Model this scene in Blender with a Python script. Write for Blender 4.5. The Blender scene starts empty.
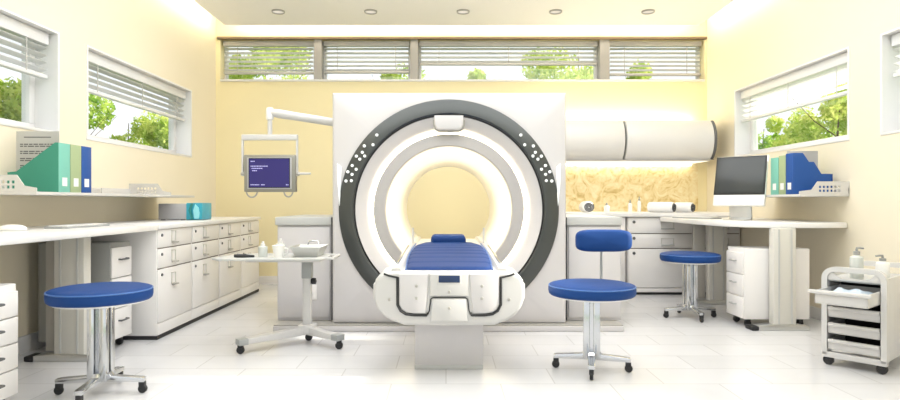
import bpy, bmesh, math, random
from mathutils import Vector, Matrix
R = math.radians
PI = math.pi
col = bpy.context.scene.collection
rng = random.Random(7)

# ------------------------------------------------------------------ materials
def mat(name, rgb, rough=.5, metal=0., emit=None, estr=0., spec=.5, coat=0., noise=None):
    m = bpy.data.materials.new(name); m.use_nodes = True
    nt = m.node_tree; b = nt.nodes['Principled BSDF']
    b.inputs['Base Color'].default_value = (*rgb, 1)
    b.inputs['Roughness'].default_value = rough
    b.inputs['Metallic'].default_value = metal
    b.inputs['Specular IOR Level'].default_value = spec
    b.inputs['Coat Weight'].default_value = coat
    if emit:
        b.inputs['Emission Color'].default_value = (*emit, 1)
        b.inputs['Emission Strength'].default_value = estr
    if noise:
        sc, amt = noise
        tc = nt.nodes.new('ShaderNodeTexCoord')
        n = nt.nodes.new('ShaderNodeTexNoise'); n.inputs['Scale'].default_value = sc
        n.inputs['Detail'].default_value = 4
        r = nt.nodes.new('ShaderNodeMapRange')
        r.inputs['To Min'].default_value = 1 - amt; r.inputs['To Max'].default_value = 1 + amt
        mx = nt.nodes.new('ShaderNodeMix'); mx.data_type = 'RGBA'; mx.blend_type = 'MULTIPLY'
        mx.inputs['Factor'].default_value = 1
        mx.inputs['A'].default_value = (*rgb, 1)
        nt.links.new(tc.outputs['Object'], n.inputs['Vector'])
        nt.links.new(n.outputs['Fac'], r.inputs['Value'])
        nt.links.new(r.outputs['Result'], mx.inputs['B'])
        nt.links.new(mx.outputs['Result'], b.inputs['Base Color'])
    return m

def emat(name, rgb, s):
    m = bpy.data.materials.new(name); m.use_nodes = True
    nt = m.node_tree; nt.nodes.clear()
    e = nt.nodes.new('ShaderNodeEmission'); e.inputs['Color'].default_value = (*rgb, 1); e.inputs['Strength'].default_value = s
    o = nt.nodes.new('ShaderNodeOutputMaterial'); nt.links.new(e.outputs[0], o.inputs[0])
    return m

M = {}
M['wall_back'] = mat('yellow_paint', (.86, .76, .47), .7, noise=(1.2, .03))
M['wall_side'] = mat('cream_paint', (.83, .755, .59), .7, noise=(1.2, .03))
M['ceil'] = mat('ceiling_paint', (.89, .885, .89), .8, noise=(1.5, .015))
M['white'] = mat('white_plastic', (.61, .595, .575), .3, noise=(2, .012))
M['gantry'] = mat('gantry_shell', (.63, .605, .60), .28, noise=(2, .012))
M['gantry_shaded'] = mat('shaded_ring_face', (.47, .445, .43), .35, noise=(2, .012))  # darker gantry shell, the inner ring's shadow put into its colour
M['cabinet'] = mat('cabinet_lacquer', (.84, .815, .79), .35, noise=(2, .015))
M['shelf'] = mat('shelf_metal', (.62, .60, .57), .4, noise=(3, .015))
M['curved'] = mat('curved_lacquer', (.70, .68, .655), .35, noise=(2, .015))
M['liner'] = mat('bore_liner', (.82, .79, .73), .4, noise=(2, .01))
M['cabinet_gap'] = mat('cabinet_gap', (.22, .19, .16), .7, noise=(3, .05))
M['desk'] = mat('desk_laminate', (.82, .805, .785), .3, noise=(3, .012))
M['frame'] = mat('window_frame', (.78, .77, .76), .4, noise=(3, .012))
M['mullion'] = mat('grey_mullion', (.42, .40, .375), .5, noise=(3, .03))
M['recess_shade'] = mat('recess_shade_brown', (.24, .17, .10), .6, noise=(3, .05))
M['blind'] = mat('blind_slats', (.76, .76, .76), .45, noise=(3, .012))
M['blind_grey'] = mat('blind_rail', (.56, .54, .51), .45, noise=(3, .02))
M['blue'] = mat('blue_vinyl', (.008, .050, .205), .55, noise=(8, .05), spec=.22)
M['blue_pad'] = mat('mattress_vinyl', (.006, .036, .155), .55, noise=(8, .05), spec=.2)
M['blue_lite'] = mat('blue_piping', (.05, .15, .42), .35, noise=(8, .05))
M['chrome'] = mat('chrome', (.60, .61, .62), .16, 1., noise=(5, .02))
M['steel'] = mat('brushed_steel', (.62, .62, .60), .32, .9, noise=(9, .05))
M['ring'] = mat('dark_ring', (.085, .09, .088), .30, .6, noise=(3, .06))
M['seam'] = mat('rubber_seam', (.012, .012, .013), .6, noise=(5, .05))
M['black'] = mat('black_rubber', (.015, .015, .016), .5, noise=(5, .05))
M['grey'] = mat('mid_grey', (.36, .37, .36), .45, noise=(4, .03))
M['grey_side'] = mat('grey_cabinet_side', (.33, .33, .31), .45, noise=(4, .03))
M['grey_lite'] = mat('light_grey', (.55, .55, .53), .4, noise=(4, .02))
M['grey_warm'] = mat('warm_grey_panel', (.42, .40, .36), .4, noise=(4, .03))
M['leg_face'] = mat('leg_face', (.66, .64, .58), .35, noise=(4, .02))
M['teal'] = mat('teal_card', (.045, .28, .19), .6, noise=(6, .03))
M['teal_lite'] = mat('aqua_card', (.19, .50, .40), .6, noise=(6, .03))
M['sage'] = mat('sage_card', (.36, .44, .24), .6, noise=(6, .03))
M['cobalt'] = mat('cobalt_card', (.008, .075, .31), .55, noise=(6, .03))
M['paper'] = mat('paper', (.80, .79, .76), .8, noise=(6, .02))
M['paper_grey'] = mat('grey_paper', (.50, .49, .46), .8, noise=(6, .03))
M['ink'] = mat('ink', (.12, .12, .12), .8, noise=(6, .03))
M['screen'] = mat('dark_glass', (.045, .05, .05), .25, noise=(4, .05))
M['bezel'] = mat('black_bezel', (.008, .008, .009), .4, noise=(4, .05))
M['purple'] = mat('lit_screen', (.012, .008, .08), .3, emit=(.06, .04, .36), estr=.22, noise=(4, .1))
M['screen_txt'] = emat('screen_text', (.62, .60, .95), 1.0)
M['putty'] = mat('putty_grey', (.30, .285, .24), .4, .3, noise=(5, .03))
M['pearl'] = mat('pearl_grey', (.46, .45, .45), .45, noise=(5, .03))
M['cyan'] = mat('turquoise_panel', (.04, .36, .48), .3, noise=(9, .3))
M['cyan_lite'] = mat('pale_turquoise', (.30, .72, .78), .3, noise=(9, .15))
M['green_dark'] = mat('green_stripe', (.03, .25, .24), .4, noise=(5, .1))
M['towel'] = mat('towel', (.83, .82, .81), .95, noise=(60, .08))
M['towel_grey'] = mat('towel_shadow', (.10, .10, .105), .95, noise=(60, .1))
M['bottle'] = mat('frosted_bottle', (.62, .64, .60), .25, noise=(6, .03))
M['bottle_white'] = mat('white_bottle', (.84, .83, .80), .3, noise=(6, .02))
M['pump'] = mat('pump_grey', (.33, .33, .31), .35, noise=(6, .03))
M['cloth'] = mat('pale_blue_cloth', (.50, .58, .66), .9, noise=(20, .08))
M['navy'] = mat('navy_display', (.015, .035, .10), .2, noise=(4, .05))
M['led_warm'] = emat('warm_led', (1, .88, .64), 34)
M['led_cove'] = emat('cove_led', (1, .92, .75), 17)
M['led_ring'] = emat('ring_led', (1, .88, .62), 16)
M['led_panel'] = emat('under_light_panel', (1, .90, .70), 1.3)
M['led_tube'] = emat('under_light_tube', (1, .90, .70), 9)
M['led_bore'] = emat('bore_led', (1, .91, .70), 75)
M['led_dim'] = emat('ring_led_soft', (1, .88, .66), 1.6)
M['lamp'] = emat('lamp_lens', (1, .93, .82), .8)
M['dot'] = mat('white_button', (.85, .86, .85), .3, emit=(1, 1, 1), estr=.35, noise=(4, .02))
M['bark'] = mat('bark', (.12, .08, .05), .9, noise=(6, .3))
M['grass'] = mat('lawn', (.16, .26, .05), .95, noise=(2, .3))

def floor_mat():
    m = mat('pale_floor_tiles', (.74, .735, .73), .22)
    nt = m.node_tree; b = nt.nodes['Principled BSDF']
    tc = nt.nodes.new('ShaderNodeTexCoord')
    br = nt.nodes.new('ShaderNodeTexBrick')
    br.inputs['Scale'].default_value = 1
    br.inputs['Brick Width'].default_value = .60; br.inputs['Row Height'].default_value = .30
    br.inputs['Mortar Size'].default_value = .004; br.inputs['Mortar Smooth'].default_value = .3
    br.inputs['Color1'].default_value = (.70, .695, .70, 1); br.inputs['Color2'].default_value = (.655, .65, .655, 1)
    br.inputs['Mortar'].default_value = (.54, .53, .525, 1)
    n = nt.nodes.new('ShaderNodeTexNoise'); n.inputs['Scale'].default_value = 2.2; n.inputs['Detail'].default_value = 7
    n.inputs['Distortion'].default_value = 1.2
    r = nt.nodes.new('ShaderNodeMapRange'); r.inputs['To Min'].default_value = .93; r.inputs['To Max'].default_value = 1.07
    mx = nt.nodes.new('ShaderNodeMix'); mx.data_type = 'RGBA'; mx.blend_type = 'MULTIPLY'; mx.inputs['Factor'].default_value = 1
    L = nt.links.new
    L(tc.outputs['Object'], br.inputs['Vector']); L(tc.outputs['Object'], n.inputs['Vector'])
    L(n.outputs['Fac'], r.inputs['Value']); L(br.outputs['Color'], mx.inputs['A']); L(r.outputs['Result'], mx.inputs['B'])
    L(mx.outputs['Result'], b.inputs['Base Color'])
    return m
M['floor'] = floor_mat()

def marble_mat():
    m = mat('golden_marble', (.8, .6, .3), .3)
    nt = m.node_tree; b = nt.nodes['Principled BSDF']; L = nt.links.new
    tc = nt.nodes.new('ShaderNodeTexCoord')
    n = nt.nodes.new('ShaderNodeTexNoise'); n.inputs['Scale'].default_value = 7; n.inputs['Detail'].default_value = 9
    n.inputs['Distortion'].default_value = 1.6; n.inputs['Roughness'].default_value = .7
    cr = nt.nodes.new('ShaderNodeValToRGB')
    e = cr.color_ramp.elements
    e[0].position = .33; e[0].color = (.54, .37, .12, 1)
    e[1].position = .62; e[1].color = (.88, .79, .54, 1)
    x = e.new(.47); x.color = (.80, .65, .34, 1)
    L(tc.outputs['Object'], n.inputs['Vector']); L(n.outputs['Fac'], cr.inputs['Fac']); L(cr.outputs['Color'], b.inputs['Base Color'])
    return m
M['marble'] = marble_mat()

def glass_mat():
    m = bpy.data.materials.new('window_glass'); m.use_nodes = True
    nt = m.node_tree; nt.nodes.clear(); L = nt.links.new
    t = nt.nodes.new('ShaderNodeBsdfTransparent'); t.inputs['Color'].default_value = (.97, .98, .98, 1)
    g = nt.nodes.new('ShaderNodeBsdfGlossy'); g.inputs['Roughness'].default_value = .02
    f = nt.nodes.new('ShaderNodeMix'); f.data_type = 'FLOAT'
    mx = nt.nodes.new('ShaderNodeMixShader'); mx.inputs['Fac'].default_value = .04
    o = nt.nodes.new('ShaderNodeOutputMaterial')
    nt.nodes.remove(f)
    L(t.outputs[0], mx.inputs[1]); L(g.outputs[0], mx.inputs[2]); L(mx.outputs[0], o.inputs[0])
    return m
M['glass'] = glass_mat()
def slat_mat():
    m = mat('blind_slats', (.76, .76, .76), .45, noise=(3, .012))
    nt = m.node_tree; L = nt.links.new; p = nt.nodes['Principled BSDF']; o = [n for n in nt.nodes if n.type == 'OUTPUT_MATERIAL'][0]
    t = nt.nodes.new('ShaderNodeBsdfTranslucent'); t.inputs['Color'].default_value = (.9, .9, .88, 1)
    mx = nt.nodes.new('ShaderNodeMixShader'); mx.inputs['Fac'].default_value = .6
    L(p.outputs[0], mx.inputs[1]); L(t.outputs[0], mx.inputs[2]); L(mx.outputs[0], o.inputs['Surface'])
    return m
M['slat'] = slat_mat()

def leaf_mat(name, c1, c2):
    m = bpy.data.materials.new(name); m.use_nodes = True
    nt = m.node_tree; nt.nodes.clear(); L = nt.links.new
    tc = nt.nodes.new('ShaderNodeTexCoord')
    n = nt.nodes.new('ShaderNodeTexNoise'); n.inputs['Scale'].default_value = 5
    cr = nt.nodes.new('ShaderNodeValToRGB')
    cr.color_ramp.elements[0].position = .38; cr.color_ramp.elements[0].color = (*c1, 1)
    cr.color_ramp.elements[1].position = .62; cr.color_ramp.elements[1].color = (*c2, 1)
    d = nt.nodes.new('ShaderNodeBsdfDiffuse'); t = nt.nodes.new('ShaderNodeBsdfTranslucent')
    mx = nt.nodes.new('ShaderNodeMixShader'); mx.inputs['Fac'].default_value = .55
    o = nt.nodes.new('ShaderNodeOutputMaterial')
    L(tc.outputs['Object'], n.inputs['Vector']); L(n.outputs['Fac'], cr.inputs['Fac'])
    L(cr.outputs['Color'], d.inputs['Color']); L(cr.outputs['Color'], t.inputs['Color'])
    L(d.outputs[0], mx.inputs[1]); L(t.outputs[0], mx.inputs[2]); L(mx.outputs[0], o.inputs[0])
    return m
M['leaf'] = leaf_mat('spring_leaves', (.34, .50, .05), (.80, .84, .28))
M['leaf_deep'] = leaf_mat('green_leaves', (.20, .38, .04), (.60, .72, .18))

# ------------------------------------------------------------------ mesh builder
class MB:
    def __init__(s): s.bm = bmesh.new()
    def _mi(s, faces, mi):
        for f in faces: f.material_index = mi
    def box(s, x0, x1, y0, y1, z0, z1, bev=0, mi=0, seg=2, rot=None):
        vs = [s.bm.verts.new((x, y, z)) for x in (x0, x1) for y in (y0, y1) for z in (z0, z1)]
        F = [(0, 1, 3, 2), (4, 6, 7, 5), (0, 4, 5, 1), (2, 3, 7, 6), (0, 2, 6, 4), (1, 5, 7, 3)]
        fs = [s.bm.faces.new([vs[i] for i in f]) for f in F]
        s._mi(fs, mi)
        if rot: bmesh.ops.transform(s.bm, matrix=rot, verts=vs)
        if bev:
            es = {e for f in fs for e in f.edges}
            r = bmesh.ops.bevel(s.bm, geom=list(es), offset=bev, segments=seg, affect='EDGES', profile=.5)
            s._mi(r['faces'], mi)
        return s
    def prism(s, pts, axis, a0, a1, bev=0, mi=0, seg=2):
        # pts in the plane: axis 'x' -> (y,z); 'y' -> (x,z); 'z' -> (x,y)
        def P(p, a): return {'x': (a, p[0], p[1]), 'y': (p[0], a, p[1]), 'z': (p[0], p[1], a)}[axis]
        A = [s.bm.verts.new(P(p, a0)) for p in pts]; B = [s.bm.verts.new(P(p, a1)) for p in pts]
        n = len(pts); fs = []
        ca = s.bm.faces.new(A); cb = s.bm.faces.new(B[::-1]); fs += [ca, cb]
        for i in range(n):
            j = (i + 1) % n; fs.append(s.bm.faces.new([A[j], A[i], B[i], B[j]]))
        s._mi(fs, mi)
        bmesh.ops.recalc_face_normals(s.bm, faces=fs)
        if bev:
            es = set(ca.edges) | set(cb.edges)
            r = bmesh.ops.bevel(s.bm, geom=list(es), offset=bev, segments=seg, affect='EDGES', profile=.5)
            s._mi(r['faces'], mi)
        return s
    def lathe(s, prof, c=(0, 0, 0), axis='z', seg=48, mi=0, closed=False):
        # prof: list of (radius, height along axis)
        rings = []
        for r, h in prof:
            if r < 1e-6:
                p = {'z': (c[0], c[1], c[2] + h), 'y': (c[0], c[1] + h, c[2]), 'x': (c[0] + h, c[1], c[2])}[axis]
                rings.append([s.bm.verts.new(p)]); continue
            ring = []
            for k in range(seg):
                a = 2 * PI * k / seg; u, v = r * math.cos(a), r * math.sin(a)
                p = {'z': (c[0] + u, c[1] + v, c[2] + h), 'y': (c[0] + u, c[1] + h, c[2] + v), 'x': (c[0] + h, c[1] + u, c[2] + v)}[axis]
                ring.append(s.bm.verts.new(p))
            rings.append(ring)
        fs = []
        pairs = list(zip(rings, rings[1:])) + ([(rings[-1], rings[0])] if closed else [])
        for A, B in pairs:
            for k in range(seg):
                j = (k + 1) % seg
                if len(A) == 1 and len(B) == 1: continue
                if len(A) == 1: fs.append(s.bm.faces.new([A[0], B[k], B[j]]))
                elif len(B) == 1: fs.append(s.bm.faces.new([A[k], A[j], B[0]]))
                else: fs.append(s.bm.faces.new([A[k], A[j], B[j], B[k]]))
        s._mi(fs, mi)
        bmesh.ops.recalc_face_normals(s.bm, faces=fs)
        return s
    def tube(s, pts, r, seg=10, mi=0, cap=True):
        pts = [Vector(p) for p in pts]; rings = []
        rs = r if isinstance(r, (list, tuple)) else [r] * len(pts)
        up = None
        for i, p in enumerate(pts):
            d = (pts[min(i + 1, len(pts) - 1)] - pts[max(i - 1, 0)]).normalized()
            if up is None:
                up = Vector((0, 0, 1)) if abs(d.z) < .9 else Vector((1, 0, 0))
            u = d.cross(up).normalized(); v = u.cross(d).normalized(); up = v
            rings.append([s.bm.verts.new(p + rs[i] * (math.cos(2 * PI * k / seg) * u + math.sin(2 * PI * k / seg) * v)) for k in range(seg)])
        fs = []
        for A, B in zip(rings, rings[1:]):
            for k in range(seg): fs.append(s.bm.faces.new([A[k], A[(k + 1) % seg], B[(k + 1) % seg], B[k]]))
        if cap: fs += [s.bm.faces.new(rings[0][::-1]), s.bm.faces.new(rings[-1])]
        s._mi(fs, mi)
        bmesh.ops.recalc_face_normals(s.bm, faces=fs)
        return s
    def grid(s, rows, mi=0, closed_u=False):
        G = [[s.bm.verts.new(p) for p in r] for r in rows]; fs = []
        for A, B in zip(G, G[1:]):
            n = len(A)
            for k in range(n if closed_u else n - 1):
                j = (k + 1) % n
                fs.append(s.bm.faces.new([A[k], A[j], B[j], B[k]]))
        s._mi(fs, mi)
        return G, fs
    def build(s, name, mats, parent=None, world=True, smooth=True, ang=38):
        if parent is not None and world:
            o = Vector((0, 0, 0)); p = parent
            while p is not None: o += p.location; p = p.parent
            bmesh.ops.translate(s.bm, vec=-o, verts=s.bm.verts)
        me = bpy.data.meshes.new(name); s.bm.to_mesh(me); s.bm.free()
        if smooth:
            me.polygons.foreach_set('use_smooth', [True] * len(me.polygons)); me.set_sharp_from_angle(angle=R(ang))
        for m in (mats if isinstance(mats, (list, tuple)) else [mats]): me.materials.append(m)
        ob = bpy.data.objects.new(name, me); col.objects.link(ob); ob.parent = parent
        return ob

def tag(o, label=None, cat=None, group=None, kind=None):
    if label: o['label'] = label
    if cat: o['category'] = cat
    if group: o['group'] = group
    if kind: o['kind'] = kind
    return o
def thing(name, label, cat, loc=(0, 0, 0), rz=0, group=None):
    o = bpy.data.objects.new(name, None); col.objects.link(o); o.empty_display_size = .1
    o.location = loc; o.rotation_euler = (0, 0, rz)
    return tag(o, label, cat, group)
def struct(o): o['kind'] = 'structure'; return o
def copy_tree(o, parent=None):
    c = o.copy(); col.objects.link(c); c.parent = parent
    for ch in list(o.children): copy_tree(ch, c)
    return c

# ------------------------------------------------------------------ dimensions
XL, XR, YB = -2.80, 3.175, 7.30       # left wall, right wall, back wall
Y0 = -.6                              # open side behind the camera
ZC = 3.10                             # ceiling
WZ0, WZ1 = 1.485, 2.225               # side windows
# ------------------------------------------------------------------ room shell
struct(MB().box(XL - .25, XR + .25, Y0, YB + .25, -.08, 0).build('floor', M['floor'], smooth=False))

def wall_with_holes(name, axis, a0, a1, u0, u1, z0, z1, holes, m):
    """wall slab between a0..a1 on its thin axis, u along the wall; holes = (ua, ub, za, zb) sorted in u"""
    b = MB()
    def bx(ua, ub, za, zb):
        if ub - ua < 1e-4 or zb - za < 1e-4: return
        if axis == 'x': b.box(a0, a1, ua, ub, za, zb)
        else: b.box(ua, ub, a0, a1, za, zb)
    cur = u0
    for (ua, ub, za, zb) in holes:
        bx(cur, ua, z0, z1); bx(ua, ub, z0, za); bx(ua, ub, zb, z1); cur = ub
    bx(cur, u1, z0, z1)
    return struct(b.build(name, m, smooth=False))

side_holes = [(2.20, 4.38, WZ0, WZ1), (4.72, 6.60, WZ0, WZ1)]
wall_with_holes('wall_left', 'x', XL - .24, XL, Y0, YB + .24, 0, 3.42, [(2.20, 4.34, WZ0, WZ1), (4.67, 6.60, WZ0, WZ1)], M['wall_side'])
wall_with_holes('wall_right', 'x', XR, XR + .24, Y0, YB + .24, 0, 3.42, side_holes, M['wall_side'])
BZ0, BZ1 = 2.485, 2.975
BX0, BX1 = -2.745, 3.145
wall_with_holes('wall_back', 'y', YB, YB + .24, XL, XR, 0, 3.42, [(BX0, BX1, BZ0, BZ1)], M['wall_back'])
g = .17
b = MB().box(XL + g, XR - g, Y0, YB - g, ZC, ZC + .04).box(XL - .2, XR + .2, Y0, YB + .2, 3.42, 3.46)
struct(b.build('ceiling', M['ceil'], smooth=False))
struct(MB().box(XL, XL + .018, Y0, 4.33, 0, .115, .004).build('baseboard_left', M['frame']))
struct(MB().box(XL, 1.0, YB - .018, YB, 0, .10, .004).build('baseboard_back', M['cabinet']))
struct(MB().box(XR - .018, XR, Y0, 6.4, 0, .10, .004).build('baseboard_right', M['frame']))
# golden stone panel behind the counter
struct(MB().box(.95, 3.06, YB - .015, YB, .885, 1.50).build('trim_1', M['marble'], smooth=False))
struct(MB().box(BX0 - .03, BX1 + .02, YB - .035, YB + .03, BZ1, BZ1 + .03, .003).build('recess_shade_strip', M['recess_shade']))  # brown strip stands in for the shadow at the top of the recess
# cove lighting above the ceiling edge
for nm, box, lab in (('cove_light', (XL + .15, XL + .19, .3, YB - .2), 'warm light strip hidden in the ceiling cove along the left wall'),
                     ('cove_light', (XR - .19, XR - .15, .3, YB - .2), 'warm light strip hidden in the ceiling cove along the right wall'),
                     ('cove_light', (XL + .25, XR - .25, YB - .19, YB - .15), 'warm light strip hidden in the ceiling cove along the back wall')):
    tag(MB().box(*box, ZC + .04, ZC + .07).build(nm, M['led_cove'], smooth=False), lab, 'light', 'cove light strips')

# ------------------------------------------------------------------ windows
def side_window(n, xin, sgn, y0, y1):
    """sgn -1: left wall (outside is -x)"""
    xo = xin + sgn * .19
    def X(a, b_): return (min(a, b_), max(a, b_))
    b = MB(); t = .075
    xa, xb = X(xo - sgn * .03, xo + sgn * .03)
    b.box(xa, xb, y0, y1, WZ0, WZ0 + t, .005); b.box(xa, xb, y0, y1, WZ1 - t, WZ1, .005)
    b.box(xa, xb, y0, y0 + t, WZ0 + t, WZ1 - t, .005); b.box(xa, xb, y1 - t, y1, WZ0 + t, WZ1 - t, .005)
    w = b.build('window_%d' % n, M['frame']); struct(w)
    xa, xb = X(xo - sgn * .004, xo + sgn * .004)
    MB().box(xa, xb, y0 + t, y1 - t, WZ0 + t, WZ1 - t).build('pane', M['glass'], w, smooth=False)
    # white reveal lining
    b = MB(); xa, xb = X(xin - sgn * .006, xo - sgn * .03)
    b.box(xa, xb, y0, y1, WZ0, WZ0 + .02, .003); b.box(xa, xb, y1 - .02, y1, WZ0 + .02, WZ1)
    b.box(xa, xb, y0, y0 + .02, WZ0 + .02, WZ1); b.box(xa, xb, y0 + .02, y1 - .02, WZ1 - .015, WZ1)
    b.build('reveal', M['frame'], w)
    return w
side_window(1, XL, -1, 2.20, 4.34); side_window(2, XL, -1, 4.67, 6.60)
side_window(3, XR, 1, 4.72, 6.60); side_window(4, XR, 1, 2.20, 4.38)

def blind(label, axis, a, u0, u1, ztop, zbot, pitch=.052, tilt=22, width=.05, dark=False, sgn=1, head=.085):
    c = (u0 + u1) / 2
    loc = (a, c, ztop) if axis == 'x' else (c, a, ztop)
    t = thing('venetian_blind', label, 'window blind', loc, 0, 'white venetian blinds')
    h = (u1 - u0) / 2
    def bx(bm, du0, du1, w, z0, z1, bev=0, rot=None, off=0):
        if axis == 'x': bm.box(off - w / 2, off + w / 2, du0, du1, z0, z1, bev, rot=rot)
        else: bm.box(du0, du1, off - w / 2, off + w / 2, z0, z1, bev, rot=rot)
        return bm
    bx(MB(), -h, h, .06, -head, 0, .004).build('head_rail', M['blind_grey'] if dark else M['blind'], t, world=False)
    b = MB(); z = -head - .03
    while z > (zbot - ztop) + .035:
        for_rot = Matrix.Translation((0, 0, z)) @ (Matrix.Rotation(R(tilt * sgn), 4, 'Y') if axis == 'x' else Matrix.Rotation(R(-tilt), 4, 'X'))
        bx(b, -h + .01, h - .01, width, -.0015, .0015, rot=for_rot)
        z -= pitch
    b.build('slat_panel', M['slat'], t, world=False, smooth=False)
    zb = zbot - ztop
    bx(MB(), -h + .005, h - .005, .05, zb, zb + .028, .004).build('bottom_rail', M['blind_grey'] if dark else M['blind'], t, world=False)
    for f in (-.68, .68) if (u1 - u0) < 1.6 else (-.78, 0.0, .78):
        if axis == 'x':
            MB().tube([(-sgn * .027, f * h, -head), (-sgn * .027, f * h, zb + .02)], .004, 6).build('cord', M['blind_grey'], t, world=False)
        else:
            MB().tube([(f * h, -.027, -head), (f * h, -.027, zb + .02)], .004, 6).build('cord', M['blind_grey'], t, world=False)
    return t
blind('white slatted blind raised in the left window nearest the camera', 'x', XL - .075, 2.23, 4.30, WZ1 - .018, 1.88, sgn=-1)
blind('white slatted blind half lowered in the far left wall window', 'x', XL - .075, 4.70, 6.56, WZ1 - .018, 1.88, sgn=-1)
blind('white slatted blind half lowered in the far right wall window', 'x', XR + .075, 4.75, 6.56, WZ1 - .018, 1.87, sgn=1)
blind('white slatted blind in the partly cropped window at the right edge', 'x', XR + .075, 2.23, 4.34, WZ1 - .018, 1.90, sgn=1)
# back strip window: four bays
k = YB / 600.
def bxp(px): return (px - 446) * k
bays = [(BX0, bxp(314), 2.57, 'narrow high back window at far left'), (bxp(321.5), bxp(410.5), 2.58, 'high back window second from the left'),
        (bxp(418), bxp(600), 2.68, 'wide high back window above the scanner'), (bxp(609.5), BX1, 2.55, 'high back window at far right')]
for i, (x0, x1, zb, nm) in enumerate(bays):
    b = MB(); ya, yb = YB + .13, YB + .19; t = .035
    b.box(x0, x1, ya, yb, BZ0, BZ0 + t, .004); b.box(x0, x1, ya, yb, BZ1 - t, BZ1, .004)
    b.box(x0, x0 + t, ya, yb, BZ0 + t, BZ1 - t, .004); b.box(x1 - t, x1, ya, yb, BZ0 + t, BZ1 - t, .004)
    w = struct(b.build('window_%d' % (5 + i), M['frame']))
    MB().box(x0 + t, x1 - t, ya + .026, ya + .034, BZ0 + t, BZ1 - t).build('pane', M['glass'], w, smooth=False)
    blind('white slatted blind in the ' + nm, 'y', YB + .075, x0 + .015, x1 - .015, BZ1 - .005, zb, pitch=.052, tilt=18, dark=True, head=.06)
b = MB()
for p0, p1 in ((314, 321.5), (410.5, 418), (600, 609.5)): b.box(bxp(p0), bxp(p1), YB - .005, YB + .19, BZ0 + .0, BZ1)
struct(b.build('trim_3', M['mullion'], smooth=False))
struct(MB().box(BX0, BX1, YB - .015, YB + .13, BZ0 - .02, BZ0 + .006, .003).build('trim_4', M['frame']))

# ------------------------------------------------------------------ ceiling downlights
names = ['leftmost round ceiling downlight in the row', 'second round ceiling downlight from the left', 'middle round ceiling downlight of the row',
         'second round ceiling downlight from the right', 'rightmost round ceiling downlight in the row']
first = None
for i, lab in enumerate(names):
    x = -1.845 + i * 1.017
    if first is None:
        first = thing('ceiling_light', lab + ', over the scanner room', 'ceiling light', (x, 6.6, ZC), 0, 'recessed ceiling downlights')
        MB().lathe([(.058, -.001), (.060, -.016), (.068, -.018), (.072, -.010), (.072, 0)], seg=32).build('bezel', M['grey_warm'], first, world=False)
        MB().lathe([(0, -.006), (.059, -.006)], seg=32).build('lens', M['lamp'], first, world=False)
    else:
        c = copy_tree(first); c.location.x = x; c['label'] = lab + ', over the scanner room'

# ------------------------------------------------------------------ scanner gantry
CX, CZ, YF = .022, .941, 4.69
gt = thing('scanner', 'large white ring-shaped medical scanner with dark ring in the room centre', 'medical scanner', (CX, YF, 0))
GX0, GX1, GZ0, GZ1, GYB = CX - .915, CX + .922, .045, 1.858, 5.90
def outline(inset):
    x0, x1, z0, z1 = GX0 + inset, GX1 - inset, GZ0 + inset, GZ1 - inset
    pts = []
    for a in ANG:
        dx, dz = math.cos(a), math.sin(a)
        ts = []
        if dx > 1e-9: ts.append((x1 - CX) / dx)
        if dx < -1e-9: ts.append((x0 - CX) / dx)
        if dz > 1e-9: ts.append((z1 - CZ) / dz)
        if dz < -1e-9: ts.append((z0 - CZ) / dz)
        t = min(ts); pts.append((CX + dx * t, CZ + dz * t))
    return pts
ANG = [2 * PI * i / 144 for i in range(144)]
for cx_, cz_ in ((GX0, GZ0), (GX0, GZ1), (GX1, GZ0), (GX1, GZ1)):
    a = math.atan2(cz_ - CZ, cx_ - CX) % (2 * PI)
    j = min(range(144), key=lambda q: abs(ANG[q] - a)); ANG[j] = a
def circ(r): return [(CX + r * math.cos(a), CZ + r * math.sin(a)) for a in ANG]
b = MB()
rows = [[(p[0], YF + .30, p[1]) for p in circ(.80)], [(p[0], YF, p[1]) for p in circ(.853)]]
rows += [[(p[0], YF, p[1]) for p in outline(.035)], [(p[0], YF + .010, p[1]) for p in outline(.012)], [(p[0], YF + .035, p[1]) for p in outline(0)]]
rows += [[(p[0], GYB, p[1]) for p in outline(0)], [(p[0], GYB, p[1]) for p in circ(.41)]]
_, fs = b.grid(rows, closed_u=True)
bmesh.ops.recalc_face_normals(b.bm, faces=fs)
b.build('housing', M['gantry'], gt)
C = (CX, YF, CZ)
MB().lathe([(.862, .004), (.858, -.012), (.845, -.022), (.752, -.030), (.742, -.022), (.740, .02)], C, 'y', 128).build('outer_ring', M['ring'], gt)
MB().lathe([(.741, .0), (.741, -.018), (.731, -.018), (.729, .02)], C, 'y', 128).build('ring_seam', M['seam'], gt)
MB().lathe([(.731, .0), (.728, -.012), (.71, .0), (.655, .045), (.622, .085), (.618, .12)], C, 'y', 128).build('funnel', M['gantry'], gt)
MB().lathe([(.618, .12), (.585, .135)], C, 'y', 128).build('funnel_floor', M['gantry'], gt)
MB().lathe([(.603, .078), (.603, .118)], C, 'y', 128).build('light_strip', M['led_ring'], gt)
MB().lathe([(.600, .16), (.600, .07), (.594, .058), (.508, .050), (.500, .06), (.499, .085), (.507, .09)], C, 'y', 128).build('inner_ring', M['gantry_shaded'], gt)
MB().lathe([(.507, .092), (.529, .092)], C, 'y', 128).build('bore_light', M['led_bore'], gt)
MB().lathe([(.530, .09), (.522, .16), (.490, .38), (.452, .66), (.440, .68), (.425, .95), (.405, 1.20), (.41, 1.22)], C, 'y', 128).build('bore_liner', M['liner'], gt)
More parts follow.
